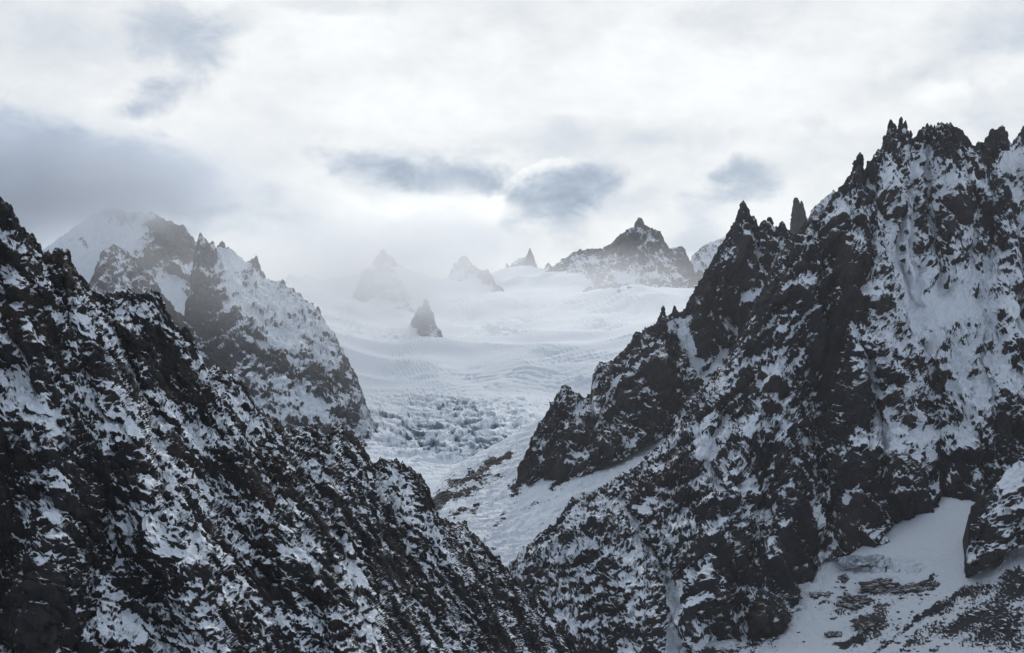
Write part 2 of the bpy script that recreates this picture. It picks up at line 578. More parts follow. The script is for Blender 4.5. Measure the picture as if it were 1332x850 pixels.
    sn = sn + vgrad * (VV - 450) / 400.0
    o = mesh_obj(name, P2, mat, sn, smooth=smooth)
    tag(o, label, cat, None, kind)
    return o, P2, (us, yc, D)


M_near = rock_material('near_rock_and_snow', 1.1, (0.013, 0.015, 0.019), (0.040, 0.035, 0.033))
M_mid = rock_material('mid_rock_and_snow', 2.6)
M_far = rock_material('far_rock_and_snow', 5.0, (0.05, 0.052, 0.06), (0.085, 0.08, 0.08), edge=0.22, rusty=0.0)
M_slope = rock_material('slope_snow_and_rock', 3.0, edge=0.14)
M_step = rock_material('blue_grey_broken_ice', 2.0, (0.26, 0.29, 0.32), (0.38, 0.41, 0.44), (0.62, 0.65, 0.69), edge=0.3)
M_basin = rock_material('shade_greyed_basin_snow', 2.2, snow_c=(0.64, 0.67, 0.71), edge=0.14)  # snow colour lowered to carry the valley's shade, clean snow is paler

# ---- foreground ridge, lower left
L1_crest = [(-110, 150), (-60, 195), (-25, 228), (0, 253), (14, 267), (21, 288), (46, 309), (58, 329), (65, 331), (71, 324), (79, 324), (92, 338),
            (102, 359), (116, 373), (134, 383), (152, 382), (159, 380), (173, 384), (191, 380), (208, 382), (213, 398),
            (222, 412), (236, 429), (244, 431), (256, 452), (259, 463), (270, 479), (279, 475), (293, 482), (311, 493),
            (317, 500), (329, 525), (342, 537), (362, 547), (375, 558), (383, 556), (408, 558), (420, 568), (430, 564),
            (438, 551), (446, 553), (453, 560), (470, 578), (484, 599), (495, 599), (513, 599), (522, 601), (536, 611), (552, 628),
            (569, 665), (577, 677), (602, 679), (614, 693), (635, 710), (647, 726), (663, 743), (684, 763), (705, 780),
            (729, 813), (754, 850), (800, 905), (830, 935)]
L1_base = [(-110, 905), (740, 905), (830, 950)]
L1_depth = [(-110, 150, 1330), (0, 253, 1380), (120, 375, 1480), (210, 385, 1560), (320, 500, 1640), (440, 555, 1760),
            (530, 605, 1850), (650, 730, 1960), (760, 855, 2050), (-110, 950, 1010), (100, 950, 1040), (300, 950, 1120),
            (500, 950, 1300), (700, 950, 1700), (0, 600, 1220), (200, 600, 1330), (400, 750, 1400), (560, 800, 1600)]
L1 = mountain('rocky_ridge', L1_crest, L1_base, L1_depth, 0.85, M_near, step=1.0, jag=5.0, seed=3, jagwl=17,
         ribs=[([(75, 330), (110, 420), (160, 540), (215, 660), (260, 760), (300, 860)], 60, 75),
               ([(210, 385), (250, 470), (300, 560), (340, 650), (400, 740), (470, 860)], 55, 70),
               ([(15, 270), (30, 400), (60, 520), (90, 640), (60, 800)], 45, 60),
               ([(440, 555), (430, 640), (450, 720), (480, 800), (490, 900)], 50, 60),
               ([(530, 610), (560, 690), (600, 760), (640, 850)], 40, 50),
               ([(320, 505), (380, 600), (400, 680)], 28, 40)],
         gullies=[([(20, 480), (60, 540), (75, 560)], 12, 16, 0.35), ([(100, 350), (160, 450), (200, 560), (210, 660)], 22, 10, 0.09), ([(45, 315), (90, 420), (120, 500), (190, 600)], 8, 3, 0.2), ([(300, 490), (330, 600), (390, 690), (420, 790)], 8, 3, 0.2),
                  ([(235, 440), (300, 520), (350, 610), (352, 680)], 8, 3, 0.2), ([(60, 640), (110, 700), (125, 780), (100, 850)], 8, 4, 0.2), ([(480, 600), (520, 680), (530, 760), (590, 850)], 8, 3, 0.2), ([(0, 400), (40, 470), (50, 520)], 8, 4, .25),
                  ([(190, 620), (208, 650), (216, 668)], 10, 6, 0.26), ([(436, 690), (462, 790), (490, 850)], 25, 6, 0.35),
                  ([(250, 700), (240, 735)], 8, 10, .4)],
         snow=[(160, 545, 22, 20, 0, 0.28), (150, 690, 20, 14, 20, 0.24), (290, 775, 18, 12, 0, 0.3), (355, 805, 22, 12, -30, 0.25),
               (160, 820, 26, 14, 10, 0.3), (220, 720, 14, 10, 0, .3), (480, 820, 16, 26, 0, 0.32), (400, 720, 18, 20, 0, .22),
               (60, 430, 60, 40, 0, 0.05), (560, 700, 50, 30, -40, 0.08), (330, 560, 60, 30, -40, .07), (500, 640, 50, 30, -40, .07)],
         dark=[(40, 830, 60, 60, 0, 0.12), (150, 620, 40, 28, -40, 0.16), (200, 760, 50, 26, -30, 0.14), (90, 380, 22, 46, 30, 0.12),
               (425, 720, 16, 80, 0, 0.14), (300, 620, 50, 20, -30, .08), (545, 640, 12, 30, 25, 0.3), (60, 590, 40, 20, -30, .08)],
         th=0.57, aniso=(1.7, 1.0, 0.85), rot=(8, -52), bias=0.0, back=22,
         label='dark jagged foreground ridge falling from left edge to bottom centre, dusted with snow', cat='ridge')
print('L1 done')

# ---- right massif
R1_crest = [(600, 800), (640, 765), (668, 730), (696, 700), (720, 682), (733, 668), (742, 649), (766, 644), (791, 629), (809, 615), (833, 605), (841, 592), (855, 584),
            (872, 566), (880, 541), (890, 520), (904, 512), (918, 500), (950, 460), (961, 440), (975, 410), (989, 385), (1003, 352), (1017, 328), (1032, 306), (1048, 291),
            (1066, 282), (1087, 250), (1105, 232), (1114, 218), (1119, 214), (1124, 222), (1130, 211), (1144, 197), (1151, 180), (1158, 166), (1163, 170),
            (1172, 162), (1179, 166), (1182, 180), (1188, 180), (1200, 169), (1206, 164), (1214, 166), (1221, 163),
            (1232, 162), (1243, 167), (1257, 177), (1264, 188), (1272, 198), (1281, 208), (1288, 232), (1300, 250), (1306, 252), (1313, 255), (1318, 272), (1322, 306),
            (1329, 328), (1345, 345), (1440, 400), (1530, 440)]
R1_base = [(600, 830), (660, 905), (880, 905), (907, 860), (985, 850), (1018, 800), (1047, 765), (1067, 730), (1100, 725), (1119, 735), (1150, 715), (1170, 700),
           (1211, 690), (1232, 675), (1252, 690), (1280, 690), (1530, 690)]
R1_depth = [(668, 730, 3150), (742, 649, 3350), (872, 566, 3650), (961, 440, 3850), (1017, 328, 4000), (1087, 250, 4080),
            (1163, 160, 4120), (1240, 165, 4150), (1329, 328, 3900), (1440, 400, 3850), (700, 900, 2600), (850, 900, 2620), (907, 821, 2860), (985, 809, 2900),
            (1042, 730, 3080), (1119, 693, 3180), (1211, 648, 3280), (1280, 640, 3300), (1440, 620, 3350),
            (1000, 600, 3380), (1100, 500, 3560), (1230, 480, 3640), (1230, 380, 3800), (1060, 400, 3760), (860, 700, 3150)]
R1 = mountain('mountain', R1_crest, R1_base, R1_depth, 1.95, M_mid, step=1.0, jag=3.0, seed=21, jagwl=9,
         ribs=[([(1118, 215), (1080, 310), (1040, 400), (1000, 500), (960, 600), (930, 700), (910, 800)], 150, 62),
               ([(1160, 160), (1150, 260), (1140, 350), (1130, 440), (1150, 520), (1170, 640)], 130, 55),
               ([(1060, 290), (1010, 370), (970, 450), (930, 540), (890, 640)], 90, 45),
               ([(1235, 165), (1240, 240), (1230, 300)], 60, 50),
               ([(1100, 330), (1110, 450), (1105, 560), (1120, 690)], 110, 40),
               ([(1310, 250), (1318, 310), (1300, 400)], 60, 30),
               ([(1010, 560), (1030, 650), (985, 800)], 110, 45),
               ([(742, 650), (790, 720), (840, 790), (860, 880)], 80, 60),
               ([(1240, 480), (1260, 560), (1235, 630)], 70, 40),
               ([(1310, 420), (1300, 520), (1290, 620)], 60, 40),
               ([(870, 575), (850, 650), (900, 720)], 60, 40)],
         gullies=[([(1165, 290), (1170, 360), (1185, 400)], 60, 9, 0.5), ([(1200, 190), (1205, 260), (1212, 330), (1225, 380)], 45, 9, 0.30),
                  ([(1125, 470), (1140, 540), (1150, 580)], 60, 10, 0.42), ([(810, 650), (850, 720), (880, 800)], 60, 9, 0.22),
                  ([(1110, 420), (1135, 510)], 30, 6, 0.3), ([(868, 740), (878, 790), (872, 860)], 40, 16, 0.5), ([(800, 650), (830, 700), (862, 745)], 30, 8, 0.3),
                  ([(950, 540), (925, 600), (935, 640)], 40, 8, 0.22), ([(1082, 330), (1050, 400), (1000, 490), (985, 540)], 15, 3, 0.3),
                  ([(1135, 230), (1150, 300), (1160, 380), (1172, 440)], 25, 4, 0.25), ([(1190, 190), (1178, 260), (1186, 330), (1196, 400)], 20, 4, 0.2), ([(1250, 200), (1262, 280), (1258, 360)], 20, 4, 0.22),
                  ([(1060, 300), (1030, 360), (1010, 420)], 15, 3, 0.25), ([(1240, 500), (1262, 560), (1270, 620)], 20, 5, 0.22), ([(1040, 560), (1062, 620), (1060, 680)], 20, 3, 0.25), ([(960, 480), (935, 560), (900, 640), (880, 700)], 15, 3, 0.25), ([(1290, 420), (1275, 480), (1290, 540)], 20, 5, .25)],
         snow=[(1255, 290, 60, 80, 0, 0.12), (1190, 250, 40, 60, 0, 0.12), (1215, 395, 64, 36, -12, 0.60), (1290, 450, 60, 50, 0, .14), (1200, 470, 30, 40, 0, .12), (1270, 520, 50, 12, 30, .25), (1260, 350, 40, 40, 0, 0.28), (1180, 370, 20, 40, 0, 0.4), (1190, 570, 45, 18, 8, 0.40),
               (1160, 545, 14, 30, 0, 0.3), (1290, 420, 50, 40, 0, 0.26), (1175, 440, 30, 40, 0, 0.22), (1205, 205, 22, 20, 0, 0.16), (1250, 470, 30, 24, 30, 0.20),
               (1165, 225, 10, 30, 0, 0.22), (920, 585, 9, 16, 0, 0.5), (970, 640, 10, 8, 0, 0.5), (925, 640, 12, 10, 0, .2), (1105, 640, 8, 10, 0, 0.4),
               (1010, 450, 20, 30, 0, 0.14), (760, 760, 100, 60, -30, 0.05), (1255, 510, 40, 12, 20, .3), (1300, 500, 20, 40, 60, .2),
               (876, 800, 14, 44, 0, 0.45), (905, 835, 20, 14, 0, .4), (1150, 250, 10, 40, 15, .1), (1040, 540, 30, 40, 0, .08), (1330, 480, 30, 60, 0, .15)],
         dark=[(1100, 360, 22, 90, 8, 0.22), (1060, 440, 30, 110, 0, 0.20), (960, 720, 60, 70, 0, 0.16), (1000, 400, 16, 60, -25, 0.16),
               (1080, 580, 40, 60, 0, 0.20), (1225, 625, 30, 30, 0, 0.16), (1130, 650, 30, 28, 0, 0.22), (1235, 190, 30, 16, 0, 0.24), (1015, 740, 40, 40, 0, 0.2),
               (1165, 200, 12, 30, 0, 0.10), (1300, 285, 16, 36, 0, 0.22), (1250, 270, 24, 20, 0, .14), (1245, 395, 14, 22, 0, .3), (890, 620, 30, 50, 0, .12),
               (1300, 555, 30, 40, 0, 0.2)],
         th=0.50, aniso=(0.75, 0.85, 2.6), rot=(0, -8), bias=-0.02, back=24, backslope=1.6,
         label='huge dark granite massif at right with spiky summit crest and steep snow patched face', cat='mountain')
print('R1 done')

# ---- pale peaks right of and behind the massif
R4 = mountain('mountain', [(1235, 215), (1255, 200), (1264, 195), (1273, 187), (1280, 187), (1285, 178), (1292, 169), (1303, 167), (1308, 172), (1311, 184), (1316, 188),
                      (1325, 174), (1332, 165), (1345, 140), (1375, 120), (1440, 160), (1530, 170)],
         [(1235, 430), (1440, 470), (1530, 560)],
         [(1240, 200, 4550), (1300, 165, 4600), (1335, 165, 4900), (1440, 140, 4900), (1530, 160, 4950), (1530, 560, 3900), (1240, 430, 4200), (1440, 430, 4200), (1335, 300, 4550)],
         2.4, M_mid, step=1.0, jag=1.6, seed=41, jagwl=7, snow=[(1310, 210, 16, 26, -30, .5), (1320, 260, 14, 50, 0, .35), (1325, 360, 20, 40, 0, .3), (1300, 200, 4, 10, 0, -.1)],
         dark=[(1295, 182, 14, 16, 0, 0.4), (1330, 180, 8, 14, 0, .15)], th=0.5, aniso=(0.9, 0.9, 1.6), bias=0.02, back=14, backslope=1.8,
         label='paler snow streaked mountain shoulder with blocky tower at the right edge', cat='mountain')

# ---- second ridge behind the massif
R2_crest = [(640, 660), (660, 645), (670, 630), (676, 610), (683, 596), (690, 578), (700, 555), (716, 530), (731, 503), (739, 502), (752, 512), (759, 518), (769, 512),
            (771, 486), (780, 473), (798, 470), (812, 456), (826, 435), (844, 428), (854, 421), (859, 412), (863, 404), (867, 411),
            (875, 407), (878, 402), (884, 407), (893, 400), (907, 371), (918, 354), (930, 332), (944, 308), (957, 288), (962, 274),
            (967, 266), (972, 277), (980, 283), (987, 294), (992, 288), (1000, 286), (1004, 292), (1011, 297), (1017, 291), (1024, 300),
            (1040, 312), (1080, 330), (1120, 360)]
R2_base = [(640, 665), (673, 638), (696, 628), (721, 624), (745, 618), (763, 616), (784, 606), (805, 600), (826, 588), (848, 580), (869, 566),
           (880, 556), (900, 556), (1000, 560), (1120, 560)]
R2_depth = [(660, 645, 4750), (735, 505, 5100), (771, 486, 5300), (826, 435, 5450), (893, 400, 5350), (967, 266, 5450), (1024, 300, 5400), (1120, 360, 5300),
            (673, 631, 4700), (721, 615, 4650), (784, 596, 4640), (848, 570, 4680), (880, 545, 4750), (1000, 560, 4700), (850, 480, 4980), (920, 470, 5120), (950, 380, 5200), (1120, 560, 4700)]
R2 = mountain('mountain', R2_crest, R2_base, R2_depth, 2.75, M_mid, step=1.0, jag=2.2, seed=61, jagwl=8,
         ribs=[([(863, 405), (850, 480), (810, 560), (760, 600)], 90, 40), ([(735, 505), (715, 560), (680, 625)], 60, 36),
               ([(967, 268), (940, 340), (910, 400), (915, 470)], 110, 45), ([(893, 402), (900, 470), (890, 540)], 60, 26),
               ([(1000, 290), (985, 350), (970, 400)], 50, 26), ([(790, 480), (765, 540), (735, 600)], 60, 28)],
         gullies=[([(972, 300), (985, 330), (985, 350)], 30, 4, 0.4), ([(890, 420), (905, 470), (915, 510)], 70, 9, 0.42),
                  ([(935, 450), (925, 480), (915, 510)], 40, 12, 0.38), ([(815, 490), (790, 520), (775, 560)], 40, 5, 0.42), ([(760, 520), (745, 545)], 20, 5, .25)],
         snow=[(1003, 300, 7, 8, 0, 0.4), (975, 380, 20, 12, 20, 0.34), (985, 330, 6, 20, -20, 0.2), (1010, 340, 14, 30, 0, .14), (815, 470, 18, 20, 40, .08)],
         dark=[(915, 440, 10, 26, 0, 0.5), (845, 500, 34, 50, 0, 0.14), (725, 560, 24, 40, -30, 0.12), (950, 330, 20, 40, 0, 0.12), (830, 550, 50, 16, 20, 0.15), (967, 275, 8, 14, 0, .3)],
         th=0.52, aniso=(0.8, 0.9, 1.9), bias=-0.08, back=18, backslope=1.8,
         label='pointed dark rock ridge with twin steps left of the massif, above a snow ramp', cat='ridge')

# ---- pale ridge behind it with the blunt tower
R3 = mountain('mountain', [(1005, 345), (1022, 322), (1034, 300), (1046, 292), (1052, 282), (1060, 268), (1072, 258), (1084, 249), (1095, 252), (1110, 262), (1160, 300)],
         [(1005, 360), (1160, 360)], [(1005, 345, 7000), (1160, 230, 7200), (1005, 360, 6950), (1160, 360, 6700)], 3.8, M_far, step=1.2, jag=1.8, seed=71, jagwl=7,
         th=0.45, aniso=(.9, .9, 1.6), bias=0.03, back=12, label='pale hazy ridge behind, climbing toward the massif', cat='ridge')

# ---- snow ramp below the second ridge
SL = mountain('snow_slope', [(520, 700), (545, 670), (563, 645), (575, 622), (590, 607), (605, 598), (640, 580), (665, 566), (700, 545), (720, 560), (760, 540), (900, 440), (960, 400), (1060, 400)],
         [(520, 790), (1060, 790)],
         [(520, 700, 4800), (575, 625, 5000), (640, 582, 5250), (700, 550, 5350), (673, 631, 4700), (721, 615, 4655), (784, 596, 4650), (848, 570, 4690), (880, 545, 4760), (915, 500, 4950), (1060, 400, 5500),
          (560, 700, 4350), (650, 700, 4250), (750, 680, 4150), (850, 640, 4250), (520, 860, 3900), (700, 860, 3600), (1060, 860, 3600), (1060, 600, 4500)], 2.5, M_slope, step=1.0,
         jag=1.0, seed=81, snow=[(800, 620, 60, 14, 28, 0.25), (690, 660, 60, 20, 30, 0.22), (620, 700, 30, 20, 45, .3)],
         dark=[(600, 622, 28, 10, 28, 0.60), (636, 608, 30, 6, 38, .50), (606, 642, 34, 7, 24, 0.52), (730, 625, 18, 6, 25, 0.8), (645, 690, 46, 5, 38, 0.52), (672, 642, 12, 9, 45, .62), (578, 655, 9, 24, -35, .5),
               (660, 592, 26, 4, 30, .42), (700, 660, 40, 4, 30, .40), (840, 575, 20, 4, 35, .35), (690, 610, 24, 4, 40, .4), (600, 665, 24, 5, 40, .45), (770, 650, 30, 4, 30, .3)],
         th=0.30, bias=0.06, amp=0.42, walls=0.16, crestdark=0, aniso=(2.0, 1.0, 0.9), rot=(0, 30), back=6, big=0.7,
         label='broad snow ramp with scattered rock bands below the second ridge', cat='snow slope')

# ---- high mountains at left, behind the foreground ridge
L2_crest = [(170, 520), (215, 470), (232, 432), (246, 398), (248, 360), (254, 330), (261, 307), (267, 310), (272, 317), (277, 317), (282, 323), (289, 318), (300, 324), (311, 333), (319, 341), (324, 342), (327, 337), (330, 335), (333, 331),
            (337, 342), (345, 363), (353, 366), (367, 366), (374, 374), (390, 384), (413, 402), (423, 420), (436, 438), (452, 468),
            (460, 482), (467, 497), (473, 520), (484, 548), (500, 590)]
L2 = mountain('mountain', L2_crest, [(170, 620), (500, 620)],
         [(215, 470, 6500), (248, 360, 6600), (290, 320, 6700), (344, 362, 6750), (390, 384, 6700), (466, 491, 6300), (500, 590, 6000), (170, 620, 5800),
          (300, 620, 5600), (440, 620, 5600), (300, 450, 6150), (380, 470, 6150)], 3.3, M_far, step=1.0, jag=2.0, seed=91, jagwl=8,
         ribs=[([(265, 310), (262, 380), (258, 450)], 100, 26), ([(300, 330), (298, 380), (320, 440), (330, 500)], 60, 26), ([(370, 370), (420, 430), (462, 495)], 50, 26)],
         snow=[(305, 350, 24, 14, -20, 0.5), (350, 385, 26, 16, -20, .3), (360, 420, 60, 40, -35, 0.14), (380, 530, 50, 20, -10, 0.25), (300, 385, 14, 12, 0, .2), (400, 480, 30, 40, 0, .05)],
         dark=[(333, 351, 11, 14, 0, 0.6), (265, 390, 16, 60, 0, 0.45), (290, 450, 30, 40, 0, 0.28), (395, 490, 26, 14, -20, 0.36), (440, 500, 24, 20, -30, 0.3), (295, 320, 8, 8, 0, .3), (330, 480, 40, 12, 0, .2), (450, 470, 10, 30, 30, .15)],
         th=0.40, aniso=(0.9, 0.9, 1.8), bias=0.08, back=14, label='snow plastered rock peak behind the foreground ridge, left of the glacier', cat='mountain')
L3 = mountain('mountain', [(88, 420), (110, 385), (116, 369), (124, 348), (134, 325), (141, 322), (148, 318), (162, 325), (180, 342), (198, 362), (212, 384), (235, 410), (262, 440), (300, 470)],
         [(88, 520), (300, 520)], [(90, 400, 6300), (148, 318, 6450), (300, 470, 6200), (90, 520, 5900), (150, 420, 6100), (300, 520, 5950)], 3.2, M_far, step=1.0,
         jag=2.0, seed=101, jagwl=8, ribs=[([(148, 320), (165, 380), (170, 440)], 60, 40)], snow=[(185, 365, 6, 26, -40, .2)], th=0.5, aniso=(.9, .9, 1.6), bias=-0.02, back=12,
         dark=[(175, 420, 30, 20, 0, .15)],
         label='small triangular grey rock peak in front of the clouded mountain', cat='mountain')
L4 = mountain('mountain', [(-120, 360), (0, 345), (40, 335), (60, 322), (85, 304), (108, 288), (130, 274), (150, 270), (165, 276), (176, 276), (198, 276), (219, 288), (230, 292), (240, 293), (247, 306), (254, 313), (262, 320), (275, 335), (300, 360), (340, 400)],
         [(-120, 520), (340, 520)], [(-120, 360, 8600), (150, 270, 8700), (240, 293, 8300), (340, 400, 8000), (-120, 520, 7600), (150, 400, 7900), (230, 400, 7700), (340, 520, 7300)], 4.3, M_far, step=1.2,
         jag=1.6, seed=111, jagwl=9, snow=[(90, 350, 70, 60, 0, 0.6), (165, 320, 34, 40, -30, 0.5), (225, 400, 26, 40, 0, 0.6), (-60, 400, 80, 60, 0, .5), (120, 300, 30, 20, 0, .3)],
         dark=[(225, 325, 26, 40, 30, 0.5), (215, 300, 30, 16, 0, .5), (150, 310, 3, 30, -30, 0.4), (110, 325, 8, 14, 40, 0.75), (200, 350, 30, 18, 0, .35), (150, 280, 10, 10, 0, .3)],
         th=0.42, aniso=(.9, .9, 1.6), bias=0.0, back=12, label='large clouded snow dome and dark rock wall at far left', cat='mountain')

# ---- far central peak and its neighbours
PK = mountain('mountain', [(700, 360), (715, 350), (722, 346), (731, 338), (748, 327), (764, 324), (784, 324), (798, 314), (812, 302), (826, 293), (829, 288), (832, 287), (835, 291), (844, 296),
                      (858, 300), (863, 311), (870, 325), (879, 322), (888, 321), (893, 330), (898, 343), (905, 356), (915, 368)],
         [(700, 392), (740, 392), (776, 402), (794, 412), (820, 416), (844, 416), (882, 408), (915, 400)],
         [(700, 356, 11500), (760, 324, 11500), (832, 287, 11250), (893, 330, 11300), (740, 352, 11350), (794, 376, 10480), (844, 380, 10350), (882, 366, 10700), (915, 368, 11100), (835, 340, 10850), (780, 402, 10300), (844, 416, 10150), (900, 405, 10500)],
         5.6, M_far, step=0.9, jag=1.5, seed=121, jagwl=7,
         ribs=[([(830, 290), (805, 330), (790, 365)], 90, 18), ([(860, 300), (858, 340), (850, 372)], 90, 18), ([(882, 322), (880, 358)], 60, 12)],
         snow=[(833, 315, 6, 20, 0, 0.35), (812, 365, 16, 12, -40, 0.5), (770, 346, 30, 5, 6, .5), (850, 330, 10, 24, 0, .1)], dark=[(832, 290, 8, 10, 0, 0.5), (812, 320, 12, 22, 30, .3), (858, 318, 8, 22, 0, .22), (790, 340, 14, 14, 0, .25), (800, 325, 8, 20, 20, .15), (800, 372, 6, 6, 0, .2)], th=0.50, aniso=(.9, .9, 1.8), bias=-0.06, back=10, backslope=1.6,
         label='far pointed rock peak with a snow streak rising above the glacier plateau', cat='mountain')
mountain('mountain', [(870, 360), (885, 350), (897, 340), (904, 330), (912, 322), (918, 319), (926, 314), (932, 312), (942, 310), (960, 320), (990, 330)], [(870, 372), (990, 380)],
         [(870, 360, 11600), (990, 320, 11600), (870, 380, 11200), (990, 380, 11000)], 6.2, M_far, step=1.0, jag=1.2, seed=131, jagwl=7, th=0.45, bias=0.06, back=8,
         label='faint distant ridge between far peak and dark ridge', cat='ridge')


# ---- glacier: high plateau, icefall and tongue
def ice_relief(U, Vv, Q, N):
    sh = U.shape
    q = Q.reshape(-1, 3)

    def pn(wl, sd):
        return perlin(q, wl, sd).reshape(sh)
    wu, wv = pn((420, 600, 420), 211) * 14, pn((420, 600, 420), 212) * 9
    u, v = U + wu, Vv + wv
    # icefall: rows of tilted blocks following the flow, small at the edges, larger at the lip
    fall = np.exp(-(((u - 585) / 125) ** 2 + ((v - 566) / 50) ** 2) ** 2)
    lip = np.exp(-(((u - 600) / 110) ** 2 + ((v - 522) / 13) ** 2))
    flow = (v - 560) + 0.0016 * (u - 590) ** 2 + 0.12 * (u - 590)
    rows = np.abs(np.sin(flow * 0.42 + pn(150, 213) * 1.6))
    blk = facets(q, (80, 90, 60), 201).reshape(sh) * 52 + facets(q, (34, 44, 26), 202).reshape(sh) * 28 + pn((110, 160, 110), 203) * 26
    blk = blk * (0.45 + 0.9 * np.clip(pn(330, 214) + 0.5, 0, 1)) + facets(q, (14, 20, 12), 215).reshape(sh) * 6
    ice = fall * (blk - (1 - rows) ** 2 * 20) + lip * facets(q, (60, 60, 36), 216).reshape(sh) * 30
    # arcs of crevasses above the lip
    arc = v - 474 - ((u - 650) / 46.0) ** 2 * 2.0
    band = sstep(arc, -5, 5) * (1 - sstep(arc, 22, 34)) * np.exp(-((u - 650) / 92.0) ** 4)
    ph = (Vv - 474 - ((U - 650) / 46.0) ** 2 * 2.0) + pn((300, 300, 300), 204) * 4
    cut = np.maximum(0, np.sin(ph * 1.25)) ** 2 * np.clip(0.6 + pn((220, 300, 220), 205) * 1.3, 0, 1.3)
    cut += 0.6 * np.maximum(0, np.sin(ph * 2.3 + 1)) ** 2 * np.clip(pn((120, 160, 120), 217) * 2, 0, 1)
    crev = -cut * 24
    # crevasse fields on the rolling plateau
    ph2 = (Vv + 0.20 * (U - 700)) + pn((420, 420, 420), 206) * 5
    spots = sum(np.exp(-(((u - x) / rx) ** 2 + ((v - y) / ry) ** 2)) for x, y, rx, ry in
                [(660, 408, 42, 9), (655, 428, 34, 8), (800, 398, 54, 9), (782, 412, 40, 8), (740, 470, 60, 10), (756, 496, 22, 8), (612, 415, 26, 18), (450, 430, 34, 22), (520, 445, 24, 12), (690, 395, 30, 5), (790, 440, 40, 6), (540, 476, 30, 8), (700, 366, 24, 5)])
    fld = np.clip(spots, 0, 1) * np.clip(0.7 + pn((300, 260, 300), 218) * 1.5, 0, 1.2)
    cut2 = np.maximum(0, np.sin(ph2 * 1.15)) ** 2 * fld
    roll = pn((1300, 1500, 1300), 208) * 90 + (1 - np.abs(pn((800, 500, 800), 219)) * 2) * 34 + pn((330, 260, 330), 209) * 12
    step = fld * (10 + facets(q, (120, 60, 60), 220).reshape(sh) * 16)
    pl = 1 - sstep(Vv, 500, 560)
    d = ice + band * crev - cut2 * 24 + step + roll * (0.15 + 0.85 * pl)
    for x, y, rx, ry, hh in ((556, 452, 36, 7, 22), (490, 410, 62, 10, 40), (618, 398, 52, 9, 36), (685, 366, 28, 5, 30), (838, 388, 66, 8, 60), (750, 366, 50, 6, 50)):
        d = d + hh * np.exp(-(((u - x) / rx) ** 2 + ((v - y) / ry) ** 2)) * (1 + 0.6 * pn(160, 222))
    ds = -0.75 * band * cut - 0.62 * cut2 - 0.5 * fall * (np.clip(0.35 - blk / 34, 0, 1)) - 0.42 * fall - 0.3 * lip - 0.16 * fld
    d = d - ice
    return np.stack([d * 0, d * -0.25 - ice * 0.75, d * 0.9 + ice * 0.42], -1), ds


gl_depth = [(380, 372, 10000), (480, 362, 11500), (600, 372, 11800), (700, 352, 11600), (800, 366, 11000), (900, 360, 11400), (960, 335, 12000),
            (400, 450, 8200), (520, 450, 8900), (640, 440, 9000), (760, 430, 8900), (900, 420, 8600),
            (460, 500, 7200), (560, 478, 7700), (640, 480, 7750), (740, 480, 7600), (640, 520, 7000), (740, 525, 6900),
            (450, 560, 6100), (560, 560, 6250), (650, 560, 6150), (560, 620, 5500), (640, 640, 5300), (450, 640, 5300), (560, 720, 4900), (900, 560, 6300), (340, 560, 6400)]
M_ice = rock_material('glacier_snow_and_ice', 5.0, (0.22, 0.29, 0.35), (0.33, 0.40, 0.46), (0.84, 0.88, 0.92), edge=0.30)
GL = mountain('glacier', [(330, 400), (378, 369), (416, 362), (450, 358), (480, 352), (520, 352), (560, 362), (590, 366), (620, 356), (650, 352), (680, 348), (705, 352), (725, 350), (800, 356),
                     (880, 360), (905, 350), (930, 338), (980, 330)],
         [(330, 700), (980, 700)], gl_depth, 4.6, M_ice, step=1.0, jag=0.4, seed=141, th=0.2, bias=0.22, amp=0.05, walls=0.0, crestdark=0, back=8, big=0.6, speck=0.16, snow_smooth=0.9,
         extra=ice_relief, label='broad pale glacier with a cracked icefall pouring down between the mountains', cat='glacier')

# ---- snow basin at the foot of the massif
def basin_relief(U, Vv, Q, N):
    sh = U.shape
    q = Q.reshape(-1, 3)
    d = perlin(q, (260, 260, 260), 231).reshape(sh) * 26 + perlin(q, (90, 90, 90), 232).reshape(sh) * 6
    near = sstep(Vv, 742, 800)
    lump = np.maximum(0, perlin(q, (34, 30, 34), 233).reshape(sh)) ** 1.2 * 9 + facets(q, (11, 11, 11), 234).reshape(sh) * 4
    msk = sstep(perlin(q, (170, 120, 170), 235).reshape(sh), 0.0, 0.35)
    d = d + lump * near * msk
    # broken ice step
    k = np.exp(-(((U - 1145) / 52) ** 2) ** 2) * sstep(Vv, 728, 735) * (1 - sstep(Vv, 742, 750))
    d = d - k * (10 + facets(q, (16, 16, 16), 236).reshape(sh) * 14)
    return np.stack([d * 0, d * -0.3, d * 0.8], -1), -k * 0.2


